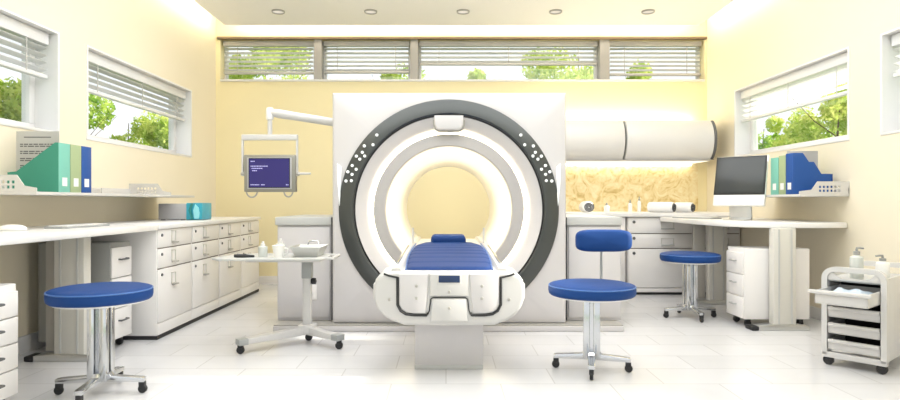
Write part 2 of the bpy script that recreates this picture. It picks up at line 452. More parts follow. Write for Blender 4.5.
# sensor pad on top of the funnel
b = MB(); pts = [(-.115, .735), (.115, .735), (.112, .665), (.10, .634), (.075, .619), (-.075, .619), (-.10, .634), (-.112, .665)]
b.prism([(CX + x, CZ + z) for x, z in pts], 'y', YF - .03, YF + .07, .014, seg=3)
pad = b.build('sensor_pad', M['gantry'], gt)
b = MB(); pts2 = [(x * 1.10, .735 if z > .7 else z - .012) for x, z in pts]
b.prism([(CX + x, CZ + z) for x, z in pts2], 'y', YF + .0, YF + .05); b.build('pad_surround', M['grey_warm'], pad)
# button clusters on the dark ring (angles in degrees from the top, radius)
btn = [(44, .805), (49.5, .775), (53, .822), (56.5, .806), (57.5, .775), (60.0, .83), (60.5, .795), (65.5, .825), (66.5, .785), (69.5, .838), (70, .80), (73.5, .79), (74.5, .83)]
for s_ in (-1, 1):
    for a, r in btn:
        x = CX + s_ * r * math.sin(R(a)); z = CZ + r * math.cos(R(a))
        MB().lathe([(0, -.012), (.009, -.011), (.012, -.005), (.012, .012)], (x, YF - .026, z), 'y', 14).build('button', M['dot'], gt)
    # slim side strip of the ring, its highlight put in as glowing white
    pts = [(.838, .33), (.872, .36), (.868, .20), (.850, .0), (.842, .0), (.846, .16)]
    b = MB().prism([(CX + s_ * x, CZ + z) for x, z in pts], 'y', YF - .018, YF + .004, .004)
    b.build('highlight_strip', M['dot'], gt)
# base plinth and side consoles belong to the scanner
MB().box(-1.335, 1.372, YF - .07, GYB, 0, .042, .006).build('plinth', M['gantry'], gt)
MB().box(-1.33, 1.367, YF - .06, GYB, .042, .05).build('plinth_seam', M['grey_warm'], gt)
for s_, x0, x1 in ((-1, -1.352, -.915), (1, .968, 1.405)):
    lab = ('low white side cabinet with grey top edge left of the scanner', 'low white side cabinet with grey top edge right of the scanner')[s_ > 0]
    t = thing('side_cabinet', lab, 'cabinet', ((x0 + x1) / 2, 4.80, .05), 0, 'low cabinets flanking the scanner')
    MB().box(x0, x1, 4.81, 5.75, .05, .815, .006).build('body', M['gantry'], t)
    MB().box(x0 - .012, x1 + .0, 4.785, 5.76, .815, .88, .006).build('top', M['grey_lite'], t)
    b = MB(); b.box(x0 + .012, x1 - .012, 4.795, 4.812, .075, .80, .004)
    d = b.build('door', M['gantry'], t)
    xm = x0 + (.27 if s_ < 0 else .16)
    b = MB(); b.box(xm - .05, xm + .05, 4.788, 4.797, .22, .34, .003); b.build('vent_plate', M['cabinet'], d)
    xs = GX0 - .0095 if s_ < 0 else GX1 + .0095
    b = MB(); b.box(xs - .009, xs + .009, 4.77, 5.7, .06, .878, .003); b.build('dark_gap_strip', M['seam'], t)

# ------------------------------------------------------------------ patient table
TX, TY = .018, 3.40
pt = thing('patient_table', 'white motorised patient table sliding into the scanner, blue mattress on top', 'patient table', (TX, TY, 0))
half = [(0, .606), (.30, .606), (.352, .600), (.40, .583), (.419, .558), (.430, .50), (.428, .45), (.408, .395), (.375, .355), (.32, .322), (.255, .299), (0, .296)]
poly = [(TX + x, z) for x, z in half] + [(TX - x, z) for x, z in half[-2:0:-1]]
MB().prism(poly, 'y', TY, TY + .42, .022, seg=4).build('end_shell', M['white'], pt)
# carriage running into the bore
b = MB(); hw = .335
sec = [(-hw, .0), (-hw + .012, .020), (-hw + .05, .022), (-.27, .0), (.27, .0), (hw - .05, .022), (hw - .012, .020), (hw, .0), (hw - .03, -.06), (.2, -.10), (-.2, -.10), (-hw + .03, -.06)]
rows = []
for y, z, f in ((3.43, .60, 1), (3.9, .615, 1), (4.3, .64, .98), (4.8, .665, .93), (5.5, .665, .90)):
    rows.append([(TX + x * f, y, z + dz) for x, dz in sec])
G, fs = b.grid(rows, closed_u=True); b.bm.faces.new(G[0]); b.bm.faces.new(G[-1][::-1])
bmesh.ops.recalc_face_normals(b.bm, faces=b.bm.faces)
b.build('carriage', M['white'], pt)
for s_ in (-1, 1):   # thin side rails and posts by the head end
    b = MB().tube([(TX + s_ * .31, 3.6, .632), (TX + s_ * .31, 4.1, .645), (TX + s_ * .30, 4.5, .67)], .009, 8)
    b.build('side_rail', M['chrome'], pt)
    MB().box(TX + s_ * .275 - .006, TX + s_ * .275 + .006, 4.66, 4.68, .66, .80, .003).build('head_post', M['white'], pt)
# mattress
b = MB(); rows = []; NV = 61
for i in range(NV):
    t_ = i / (NV - 1); y = 3.455 + 1.20 * t_
    zc = .622 + .072 * (t_ ** 1.15)
    wf = .254 + .018 * math.sin(PI * min(1, t_ * 1.1)) - .065 * max(0, (t_ - .82) / .18) ** 2 - .018 * max(0, (.06 - t_) / .06) ** 2
    gr = 0
    for q in (.18, .34, .48, .60, .71, .81): gr = max(gr, math.exp(-((t_ - q) / .012) ** 2))
    e = min(1, min(t_, 1 - t_) / .035); zt = zc - .009 * gr - .028 * (1 - math.sqrt(max(0, 1 - (1 - e) ** 2)))
    row = [(-wf + .015, zc - .075), (-wf, zc - .05), (-wf, zt - .025), (-wf + .012, zt - .008), (-wf + .04, zt), (-wf * .45, zt + .002), (0, zt + .003)]
    row = row + [(-x, z) for x, z in row[-2::-1]]
    rows.append([(TX + x, y, z) for x, z in row])
G, fs = b.grid(rows, closed_u=True); b.bm.faces.new(G[0]); b.bm.faces.new(G[-1][::-1])
bmesh.ops.recalc_face_normals(b.bm, faces=b.bm.faces)
mt = b.build('mattress', M['blue_pad'], pt, ang=60)
b = MB(); 
for s_ in (-1, 1):
    b.tube([(TX + s_ * (.250 + .018 * math.sin(PI * q / 10)), 3.47 + 1.15 * q / 10, .607 + .072 * (q / 10) ** 1.15) for q in range(11)], .005, 6)
b.build('piping', M['blue_lite'], mt)
MB().box(TX - .135, TX + .135, 4.60, 4.86, .66, .742, .028, seg=3).build('headrest', M['blue_pad'], pt)
# end face details
F = TY
def X(px): return (px - 448.5) / 176.5 + TX
def Z(py): return 1 - (py - 202) / 176.5
b = MB()
for s_ in (-1, 1):
    pts = [(.292, .575), (.292, .418), (.275, .385), (.245, .366), (.20, .360), (.128, .360), (.120, .372), (.118, .50)]
    P = [(TX + s_ * x, F - .004, z) for x, z in pts[:7]]
    b.tube(P, .0085, 6)
    b.tube([(TX + s_ * .122, F - .004, .366), (TX + s_ * .112, F - .004, .385), (TX + s_ * .105, F - .004, .45), (TX + s_ * .09, F - .004, .46), (TX, F - .004, .46)], .0035, 6)
    b.tube([(TX + s_ * .292, F - .003, .572), (TX + s_ * .345, F - .003, .584), (TX + s_ * .37, F - .001, .594)], .006, 6)
b.build('seam_line', M['seam'], pt)
for s_ in (-1, 1):
    pts = [(.282, .592), (.282, .42), (.266, .393), (.24, .376), (.20, .370), (.135, .370), (.125, .45), (.118, .592)]
    MB().prism([(TX + s_ * x, z) for x, z in pts], 'y', F - .010, F + .004, .004).build('end_panel', M['gantry'], pt)
pts = [(-.108, .592), (.108, .592), (.108, .47), (-.108, .47)]
MB().prism([(TX + x, z) for x, z in pts], 'y', F - .012, F + .004, .004).build('centre_panel', M['white'], pt)
pts = [(-.095, .45), (.095, .45), (.105, .325), (-.105, .325)]
MB().prism([(TX + x, z) for x, z in pts], 'y', F - .012, F + .004, .004).build('lower_panel', M['white'], pt)
d = MB().box(TX - .068, TX + .068, F - .016, F - .008, .538, .592, .004).build('display_frame', M['white'], pt)
MB().box(TX - .060, TX + .060, F - .019, F - .010, .545, .585, .003).build('display', M['navy'], d)
for x, z in ((-.185, .525), (-.185, .455), (0, .492), (.185, .525), (.185, .455), (0, .40), (-.34, .447), (.34, .447)):
    MB().lathe([(0, -.006), (.007, -.006), (.009, 0), (.009, .006)], (TX + x, F - .011 if abs(x) < .3 else F - .002, z), 'y', 12).build('screw_cap', M['grey_warm'], pt)
for s_ in (-1, 1):
    MB().box(TX + s_ * .43 - .008, TX + s_ * .43 + .008, F + .06, F + .16, .44, .53, .006).build('side_knob', M['white'], pt)
MB().box(TX - .205, TX + .205, 3.59, 4.30, .022, .50, .006).build('pedestal', M['gantry'], pt)
MB().box(TX - .205, TX + .205, 3.585, 4.31, 0, .026, .003).build('kick_plate', M['grey_lite'], pt)

# ------------------------------------------------------------------ stools and chair
def stool_parts(t, H, ang, r=.247):
    b = MB().lathe([(0, H), (r * .55, H - .001), (r * .86, H - .005), (r * .955, H - .011), (r * .985, H - .019)], seg=64)
    b.lathe([(r * .985, H - .019), (r, H - .030), (r * 1.0, H - .050), (r * .985, H - .066), (r * .95, H - .074), (0, H - .074)], seg=64)
    seat = b.build('seat', M['blue'], t, world=False, ang=70)
    b = MB(); b.lathe([(r * .985 + .004 * math.cos(2 * PI * q / 8), H - .019 + .004 * math.sin(2 * PI * q / 8)) for q in range(8)], seg=64, closed=True)
    b.build('piping', M['blue_lite'], seat, world=False)
    MB().lathe([(0, H - .0735), (r * .90, H - .0735), (r * .88, H - .084), (.07, H - .088), (0, H - .088)], seg=48).build('seat_pan', M['cabinet'], t, world=False)
    b = MB()
    for dx in (-1, 1):
        for dy in (-1, 1):
            b.box(dx * .030 - .019, dx * .030 + .019, dy * .030 - .019, dy * .030 + .019, .075, H - .08, .006)
    b.box(-.018, .018, -.018, .018, .08, H - .08)
    cb = b; rot = Matrix.Rotation(ang, 4, 'Z'); bmesh.ops.transform(cb.bm, matrix=rot, verts=cb.bm.verts)
    cb.build('column', M['chrome'], t, world=False)
    for q in range(4):
        a = ang + q * PI / 2
        m = Matrix.Rotation(a, 4, 'Z')
        b = MB(); prof = [(.02, .115), (.046, .115), (.058, .098), (.205, .086), (.222, .082), (.222, .060), (.05, .064), (.02, .064)]
        b.prism(prof, 'y', -.020, .020, .004)
        bmesh.ops.transform(b.bm, matrix=m, verts=b.bm.verts)
        leg = b.build('leg', M['chrome'], t, world=False)
        b = MB(); cx = .205
        b.lathe([(0, -.010), (.020, -.010), (.023, -.006), (.023, .006), (.020, .010), (0, .010)], (cx + .006, 0, .023), 'y', 18)
        b.box(cx - .012, cx + .020, -.013, .013, .030, .062, .004)
        bmesh.ops.transform(b.bm, matrix=m, verts=b.bm.verts)
        b.build('caster', M['black'], leg, world=False)
def stool(label, x, y, H, ang):
    t = thing('stool', label, 'stool', (x, y, 0), 0, 'round blue swivel stools')
    stool_parts(t, H, ang); return t
stool('round blue backless stool on chrome casters in the left foreground by the desk', -1.80, 3.13, .562, R(4))
stool('round blue backless stool in front of the right corner desk', 2.11, 5.19, .565, R(3))
ch = thing('swivel_chair', 'blue round-seated swivel chair with a small padded backrest right of the scanner table', 'chair', (.868, 3.575, 0))
stool_parts(ch, .522, R(-14), .255)
b = MB(); hw_, hh_ = .176, .070; rows = []
def sq(u, n=4.2):
    c_, s_ = math.cos(u), math.sin(u)
    return (math.copysign(abs(c_) ** (2 / n), c_), math.copysign(abs(s_) ** (2 / n), s_))
for off, sc in ((-.035, .0), (-.034, .80), (-.027, .93), (-.012, 1), (.010, 1), (.024, .95), (.028, .8), (.029, 0)):
    row = []
    for q in range(48):
        x, z = sq(2 * PI * q / 48); x *= hw_ * max(sc, .01); z *= hh_ * max(sc, .01)
        row.append((.122 + x, .205 + off - .35 * x * x, .757 + z))
    rows.append(row)
_, fs = b.grid(rows, closed_u=True); bmesh.ops.recalc_face_normals(b.bm, faces=b.bm.faces)
br = b.build('backrest', M['blue'], ch, world=False, ang=80)
MB().tube([(.02, .03, .43), (.09, .18, .42), (.118, .245, .45), (.122, .252, .60), (.122, .236, .74)], .009, 10).build('backrest_rod', M['grey'], ch, world=False)

# ------------------------------------------------------------------ filing cabinets along the left wall
def drawer_handle(b, axis):
    pass
def front_drawer(parent, y0, y1, z0, z1, xf, hz):
    """a drawer front facing +x"""
    d = MB().box(xf - .012, xf + .004, y0, y1, z0, z1, .004).build('drawer', M['cabinet'], parent)
    yc = y0 + (y1 - y0) * .42
    b = MB(); w, h = .034, .085
    b.box(xf + .003, xf + .010, yc - w, yc + w, hz, hz + .006); b.box(xf + .003, xf + .010, yc - w, yc + w, hz + h - .006, hz + h)
    b.box(xf + .003, xf + .010, yc - w, yc - w + .006, hz, hz + h); b.box(xf + .003, xf + .010, yc + w - .006, yc + w, hz, hz + h)
    b.build('label_holder', M['leg_face'], d)
    b = MB(); b.box(xf + .003, xf + .03, yc - .03, yc + .045, hz - .012, hz - .002, .003); b.build('pull', M['grey_warm'], d)
    b = MB().lathe([(0, .008), (.010, .008), (.012, 0)], (xf + .003, y0 + .055, z1 - .04), 'x', 12); b.build('lock', M['ink'], d)
def filing_cabinet(label, y0, y1, xf=-2.094):
    t = thing('filing_cabinet', label, 'filing cabinet', (xf, (y0 + y1) / 2, 0), 0, 'white filing cabinets along the left wall')
    MB().box(XL + .005, xf - .006, y0 + .002, y1 - .002, .028, .80, .002).build('body', M['cabinet'], t)
    MB().box(XL + .03, xf - .004, y0 + .012, y1 - .012, .118, .796).build('reveal_gap', M['cabinet_gap'], t)
    MB().box(XL + .02, xf - .0, y0, y1, 0, .028).build('plinth', M['seam'], t)
    MB().box(xf - .012, xf + .002, y0 + .004, y1 - .004, .030, .112, .003).build('base_panel', M['cabinet'], t)
    for z0, z1, hz in ((.664, .796, .70), (.514, .655, .552), (.120, .505, .38)):
        front_drawer(t, y0 + .008, y1 - .008, z0, z1, xf, hz)
ordn = ['nearest of the four white filing cabinets along the left wall', 'second nearest of the four white filing cabinets along the left wall',
        'second farthest of the four white filing cabinets along the left wall', 'farthest of the four white filing cabinets along the left wall']
for i in range(4):
    filing_cabinet(ordn[i], 4.35 + .5925 * i, 4.35 + .5925 * (i + 1))
tag(MB().box(XL + .002, -2.075, 4.345, 6.73, .801, .836, .005).build('worktop', M['desk']), 'long white worktop over the filing cabinets on the left', 'worktop')

# ------------------------------------------------------------------ left desk
dk = thing('desk', 'long white desk along the left wall on grey column legs', 'desk', (-2.44, 3.2, 0))
MB().box(XL + .002, -2.08, 1.5, 4.338, .795, .836, .006).build('desktop', M['desk'], dk)
def column_leg(parent, x0, x1, y, ztop, dark_side):
    w = x1 - x0
    b = MB().box(x0, x1, y - .04, y + .04, .035, ztop, .01)
    lg = b.build('leg', M['leg_face'], parent)
    b = MB()
    for f in (.22, .78): b.box(x0 + w * f - .006, x0 + w * f + .006, y - .046, y - .038, .05, ztop - .01)
    b.build('rib', M['grey_lite'], lg)
    xs = (x0 - .095, x0 - .004)
    if dark_side: MB().box(*xs, y + .03, y + .055, .05, ztop).build('side_panel', M['grey_warm'], lg)
    b = MB(); b.prism([(x0 - .16, .0), (x0 - .16, .03), (x0 - .02, .045), (x1 + .02, .045), (x1 + .10, .03), (x1 + .10, 0)], 'y', y - .05, y + .05, .006)
    b.build('foot', M['steel'], lg)
    b = MB().box(x0 - .18, x0 - .12, y - .055, y + .055, 0, .034, .008); b.build('foot_cap', M['black'], lg)
column_leg(dk, -2.46, -2.268, 3.80, .796, -1)
# mobile pedestals
def pedestal(label, x0, x1, y0, y1, H, side, n=3, z0=.065, hlen=.09, hoff=0, group='drawer units under the desks', mt='cabinet', body=None):
    """side +1: drawers face +x, -1: drawers face -x"""
    t = thing('drawer_unit', label, 'drawer unit', ((x0 + x1) / 2, (y0 + y1) / 2, 0), 0, group)
    xf = x1 if side > 0 else x0
    MB().box(x0, x1, y0, y1, z0, H, .006).build('body', M[body or mt], t)
    dz = (H - .035 - z0) / n
    for q in range(n):
        za, zb = z0 + .006 + dz * q, z0 + dz * (q + 1)
        d = MB().box(min(xf, xf + side * .014), max(xf, xf + side * .014), y0 + .006, y1 - .006, za, zb, .004).build('drawer', M[mt], t)
        yc, zc = (y0 + y1) / 2 + hoff, za + (zb - za) * .6
        a = xf + side * .014; e = xf + side * .035
        b = MB(); b.tube([(a, yc - hlen / 2, zc), (e, yc - hlen / 2, zc), (e, yc + hlen / 2, zc), (a, yc + hlen / 2, zc)], .006, 8)
        b.build('handle', M['steel'] if side < 0 else M['ink'], d)
    for x in (x0 + .05, x1 - .05):
        for y in (y0 + .05, y1 - .05):
            b = MB().lathe([(0, -.013), (.022, -.013), (.026, -.008), (.026, .008), (.022, .013), (0, .013)], (x, y, .026), 'y', 16)
            b.box(x - .018, x + .018, y - .018, y + .018, .036, z0 + .004, .004)
            b.build('caster', M['black'], t)
pedestal('grey-sided white drawer unit on casters tucked under the left desk beside the filing cabinets', -2.72, -2.242, 4.0, 4.26, .725, 1, body='grey_side')
pedestal('white drawer unit cut off by the left edge of the photo', -2.62, -2.105, 2.60, 2.94, .602, 1, n=4, z0=.06, hlen=.08, hoff=0)

# ------------------------------------------------------------------ items on left desk and worktop
b = MB(); rows = []
for f, z in ((1.0, .0), (1.06, .008), (1.0, .020), (.78, .030), (.4, .035), (.05, .036)):
    rows.append([(.055 * f * math.cos(2 * PI * q / 32), .085 * f * math.sin(2 * PI * q / 32), z) for q in range(32)])
G, _ = b.grid(rows, closed_u=True); b.bm.faces.new(G[0][::-1]); b.bm.faces.new(G[-1])
bmesh.ops.recalc_face_normals(b.bm, faces=b.bm.faces)
ms = thing('mouse', 'smooth white computer mouse on the left desk at the photo edge', 'computer mouse', (-2.47, 3.42, .836), R(70))
b.build('shell', M['bottle_white'], ms, world=False, ang=80)
MB().box(-.006, .006, .03, .062, .022, .034, .003).build('scroll_wheel', M['grey_lite'], ms, world=False)
kb = thing('keyboard', 'flat grey keyboard on the left desk beneath the file boxes', 'keyboard', (-2.40, 3.92, .836), R(90))
MB().box(-.23, .23, -.075, .075, 0, .012, .004).build('base', M['grey'], kb, world=False)
b = MB()
for i in range(4):
    for j in range(14): b.box(-.215 + j * .031, -.215 + j * .031 + .026, -.06 + i * .031, -.06 + i * .031 + .026, .011, .017)
b.build('keys', M['paper'], kb, world=False, smooth=False)

pr = thing('device_box', 'low grey boxy device with a turquoise front standing on the left worktop', 'device', (-2.40, 5.52, .836))
MB().box(-2.59, -2.335, 5.40, 5.66, .842, .985, .006).build('body', M['pearl'], pr)
b = MB(); prof = [(-2.335, 5.395), (-2.24, 5.39), (-2.205, 5.42), (-2.195, 5.53), (-2.205, 5.64), (-2.24, 5.665), (-2.335, 5.665)]
b.prism(prof, 'z', .840, .992, .008); fr = b.build('front_panel', M['cyan'], pr)
b = MB(); b.prism([(-2.285, .845), (-2.27, .845), (-2.29, .925), (-2.27, .988), (-2.29, .988), (-2.31, .925)], 'y', 5.380, 5.40); b.build('dark_stripe', M['green_dark'], fr)
b = MB(); b.prism([(-2.258, .85), (-2.222, .85), (-2.216, .90), (-2.226, .95), (-2.25, .98), (-2.268, .925)], 'y', 5.381, 5.40); b.build('pale_stripe', M['cyan_lite'], fr)
b = MB()
for x in (-2.56, -2.38):
    for y in (5.43, 5.63): b.box(x - .015, x + .015, y - .015, y + .015, .8365, .843)
b.build('feet', M['black'], pr)

# ------------------------------------------------------------------ shelves with files
def shelf(label, side, xin, xfr, y0, y1, plates):
    """wall shelf; plates are y positions of perforated end plates"""
    t = thing('wall_shelf', label, 'shelf', (xin, (y0 + y1) / 2, 1.06), 0, 'perforated white wall shelves')
    MB().box(min(xin, xfr), max(xin, xfr), y0, y1, 1.043, 1.062, .003).build('board', M['shelf'], t)
    MB().box(min(xin, xin - side * .012), max(xin, xin - side * .012), y0, y1, 1.062, 1.115, .003).build('back_lip', M['shelf'], t)
    for y in plates: plate(t, side, xin, xfr, y)
    return t
def plate(t, side, xin, xfr, y, world=True, z0=1.062):
    L_ = abs(xin - xfr); s_ = 1 if xfr > xin else -1
    H = .100
    # solid plate with a real grid of square holes: strips around the holes
    b = MB()
    def sx(u): return xin + s_ * u
    u0, uh0 = .0, .06
    cols, rows_, cs, gp = 6, 2, .018, .012
    uh1 = uh0 + cols * (cs + gp) + gp
    zs0 = z0 + .018
    def bx(ua, ub, za, zb): b.box(min(sx(ua), sx(ub)), max(sx(ua), sx(ub)), y, y + .006, za, zb)
    bx(u0, uh0, z0, z0 + H)
    bx(uh0, uh1, z0, zs0); z = zs0
    for r_ in range(rows_):
        u = uh0
        for c_ in range(cols + 1):
            bx(u, u + gp, z, z + cs); u += cs + gp
        bx(uh0, uh1, z + cs, z + cs + gp if r_ < rows_ - 1 else z0 + H); z += cs + gp
    b.prism([(sx(uh1), z0), (sx(uh1), z0 + H), (sx(uh1 + .045), z0 + .035), (sx(L_), z0 + .022), (sx(L_), z0)], 'y', y, y + .006)
    return b.build('end_plate', M['shelf'], t, smooth=False)
shelf('white wall shelf on the left wall holding file boxes', -1, XL, -2.43, 3.56, 4.85, [3.56])
shelf('plain empty white wall shelf on the left wall above the device', -1, XL, -2.43, 4.86, 5.80, [5.30])
shelf('white wall shelf with perforated end plate on the right wall', 1, XR, 2.78, 4.72, 5.75, [4.72])

def file_box(label, x_spine, x_back, y0, y1, mside, mspine, H=.315, steps=None, group='file boxes on the shelves', z0=1.062):
    t = thing('magazine_file', label, 'file box', ((x_spine + x_back) / 2, (y0 + y1) / 2, z0), 0, group)
    s_ = 1 if x_back > x_spine else -1; L_ = abs(x_back - x_spine)
    prof = steps or [(0, 0), (0, H), (.02 * L_ / .3, H), (L_ * .82, H * .42), (L_, H * .40), (L_, 0)]
    P = [(x_spine + s_ * (u + .004), z0 + z) for u, z in prof]
    w = .004
    MB().prism(P, 'y', y0 + .001, y0 + w).build('side', M[mside], t, smooth=False)
    MB().prism(P, 'y', y1 - w, y1 - .001).build('side', M[mside], t, smooth=False)
    xa, xb = sorted((x_spine, x_spine + s_ * .005))
    sp = MB().box(xa, xb, y0 + .001, y1 - .001, z0, z0 + H, .001).build('spine', M[mspine], t)
    b = MB(); hb = prof[-2][1]; xc = x_back - s_ * .002
    b.box(min(xc, xc + s_ * .004), max(xc, xc + s_ * .004), y0 + .004, y1 - .004, z0, z0 + hb); b.build('front', M[mside], t)
    MB().box(min(x_spine, x_back) + .005, max(x_spine, x_back) - .002, y0 + .004, y1 - .004, z0, z0 + .004).build('bottom', M[mside], t)
    yc = (y0 + y1) / 2; xo = x_spine - s_ * .0015
    b = MB().box(min(xo, xo + s_ * .002), max(xo, xo + s_ * .002), yc - .025, yc + .025, z0 + .04, z0 + .095); b.build('label_card', M['paper'], sp)
    return t
file_box('teal slant-cut file box on the left shelf, nearest the camera', -2.452, -2.775, 3.80, 3.915, 'teal', 'teal_lite')
file_box('sage green file box on the left shelf between teal and blue ones', -2.452, -2.775, 3.918, 4.035, 'sage', 'sage')
file_box('dark blue file box at the far end of the row on the left shelf', -2.452, -2.775, 4.038, 4.15, 'cobalt', 'cobalt')
st = [(0, 0), (0, .335), (.075, .335), (.125, .262), (.165, .262), (.225, .165), (.305, .165), (.305, 0)]
file_box('dark blue notched file box on the right shelf, nearest the camera', 2.80, 3.12, 4.84, 4.945, 'cobalt', 'cobalt', .335, [(u, min(z, .335)) for u, z in st])
file_box('sage green file box on the right shelf between blue and aqua ones', 2.80, 3.12, 4.948, 5.05, 'sage', 'sage', .325)
file_box('pale aqua file box at the far end of the row on the right shelf', 2.80, 3.12, 5.053, 5.175, 'teal_lite', 'teal_lite', .315)
# printed sheet standing out of the teal box
b = MB(); x0, x1, y = -2.765, -2.49, 3.86
b.box(x0, x1, y, y + .003, 1.08, 1.455, mi=0)
zz = 1.42; lr = random.Random(3)
b.box(x0 + .05, x1 - .05, y - .001, y, zz - .006, zz, mi=1); zz -= .045
for para in range(5):
    for ln in range(2):
        x = x0 + .025
        while x < x1 - .05:
            w = lr.uniform(.012, .04); b.box(x, min(x + w, x1 - .02), y - .001, y, zz - .007, zz, mi=1); x += w + .006
        zz -.012; zz -= .013
    zz -= .02
tag(b.build('printed_sheet', [M['paper_grey'], M['ink']], smooth=False), 'grey printed sheet of text standing in the teal file box', 'paper')
tag(MB().box(2.845, 3.10, 5.00, 5.004, 1.08, 1.425).build('grey_sheet', M['pearl'], smooth=False), 'plain grey card standing behind the blue file box on the right shelf', 'paper')

# ------------------------------------------------------------------ base cabinets and counter at the back right
YC = 6.45
def base_unit(label, x0, x1, kind):
    t = thing('base_cabinet', label, 'cabinet', ((x0 + x1) / 2, YC, 0), 0, 'white base cabinets under the back counter')
    MB().box(x0 + .002, x1 - .002, YC + .012, YB - .01, .03, .838, .003).build('body', M['cabinet'], t)
    MB().box(x0 + .012, x1 - .012, YC + .008, YC + .02, .075, .83).build('reveal_gap', M['cabinet_gap'], t)
    MB().box(x0 + .01, x1 - .01, YC + .03, YB - .02, 0, .03).build('plinth', M['seam'], t)
    MB().box(x0 + .002, x1 - .002, YC, YC + .014, .03, .072, .003).build('base_panel', M['cabinet'], t)
    if kind == 'door':
        d = MB().box(x0 + .01, x1 - .01, YC - .004, YC + .012, .08, .83, .004).build('door', M['cabinet'], t)
        b = MB().tube([(x1 - .07, YC, .62), (x1 - .07, YC - .03, .62), (x1 - .07, YC - .03, .74), (x1 - .07, YC, .74)], .006, 8); b.build('handle', M['steel'], d)
    else:
        for za, zb in ((.665, .83), (.505, .655), (.08, .495)):
            d = MB().box(x0 + .01, x1 - .01, YC - .004, YC + .012, za, zb, .004).build('drawer', M['cabinet'], t)
            MB().lathe([(0, -.008), (.015, -.008), (.017, 0)], (x0 + .065, YC - .004, zb - .045), 'y', 12).build('lock', M['ink'], d)
            xc = x0 + (x1 - x0) * (.64 if x1 - x0 > .8 else .6); hz = zb - .11
            b = MB(); b.box(xc - .07, xc + .07, YC - .012, YC - .004, hz + .06, hz + .066); b.box(xc - .07, xc - .063, YC - .012, YC - .004, hz, hz + .066)
            b.box(xc + .063, xc + .07, YC - .012, YC - .004, hz, hz + .066); b.build('label_holder', M['leg_face'], d)
            b = MB().box(xc - .07, xc + .07, YC - .03, YC - .004, hz - .014, hz, .004); b.build('pull', M['grey_lite'], d)
base_unit('white single-door base cabinet beside the scanner under the back counter', 1.06, 1.935, 'door')
base_unit('white three-drawer base cabinet under the back counter beneath the bottles', 1.955, 2.66, 'drawers')
base_unit('white base cabinet in the back right corner behind the desk', 2.66, 3.17, 'drawers')
tag(MB().box(1.04, 3.172, YC - .03, YB - .016, .84, .885, .005).build('counter', M['desk']), 'white counter along the back wall below the golden stone panel', 'counter')
# curved wall cabinets
def wall_cab(label, x0, x1, cap):
    t = thing('wall_cabinet', label, 'cabinet', ((x0 + x1) / 2, 6.8, 1.48), 0, 'curved white wall cabinets')
    pr_ = [(YB, 1.475)]
    pr_ += [(6.70, 1.475)]
    for q in range(13):
        a = -R(62) + R(124) * q / 12
        pr_.append((6.83 - .20 * math.cos(a) / 1.0, 1.70 + .215 * math.sin(a) / math.sin(R(62))))
    pr_ += [(YB, 1.925)]
    inn = [(y + .03 if y < YB - .01 else y, z) for y, z in pr_]
    MB().prism(inn, 'x', x0, x1 - .004).build('body', M['grey_lite'], t, ang=30)
    MB().prism(pr_, 'x', x0 + .004, x1 - (.03 if cap else .012), .006).build('curved_door', M['curved'], t, ang=30)
    if cap:
        MB().prism([(y - .004 if y < YB - .01 else y, z) for y, z in pr_], 'x', x1 - .026, x1, .004).build('shaded_end_cap', M['ink'], t, ang=30)  # end panel coloured near black for the shadow along this edge
wall_cab('curved white wall cabinet next to the scanner above the counter', 1.0, 1.995, False)
wall_cab('wide curved white wall cabinet with shaded dark end in the back right corner', 2.005, 3.0, True)
uc = thing('under_cabinet_light', 'warm light strip glowing beneath the white wall cabinets', 'light', (2.0, 7.15, 1.474))
MB().box(1.02, 2.97, 6.76, 7.275, 1.464, 1.4745).build('housing', M['frame'], uc)
MB().box(1.03, 2.96, 6.77, 7.27, 1.459, 1.464).build('diffuser', M['led_panel'], uc, smooth=False)
tag(MB().box(1.02, 2.98, 7.20, 7.23, 1.926, 1.946).build('cabinet_top_light', M['led_warm'], smooth=False), 'warm light strip lying on top of the white wall cabinets', 'light')

MB().box(1.03, 2.96, 7.23, 7.262, 1.440, 1.459).build('tube', M['led_tube'], uc, smooth=False)
# counter items
def towel(label, x, y, r, L_, rz, z=.885):
    t = thing('rolled_towel', label, 'towel', (x, y, z), rz, 'rolled white towels on the counter')
    b = MB(); n = 26
    outer = [(r * (1 + .03 * math.sin(3 * q)) * math.cos(2 * PI * q / n), r * .93 + r * .93 * math.sin(2 * PI * q / n)) for q in range(n)]
    b.prism(outer, 'y', -L_ / 2, L_ / 2, .014, seg=3); ro = b.build('roll', M['towel'], t, world=False, ang=80)
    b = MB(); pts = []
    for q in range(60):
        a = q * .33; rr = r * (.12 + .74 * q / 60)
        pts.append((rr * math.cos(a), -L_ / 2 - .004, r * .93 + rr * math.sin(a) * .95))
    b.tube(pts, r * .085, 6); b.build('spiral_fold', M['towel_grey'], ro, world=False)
towel('rolled white towel on the counter right beside the scanner', 1.55, 6.62, .066, .15, R(6))
towel('larger rolled white towel on the counter, left one of the pair', 2.38, 6.64, .062, .28, R(48))
towel('smaller rolled white towel on the counter, right one of the pair', 2.64, 6.66, .060, .20, R(42))
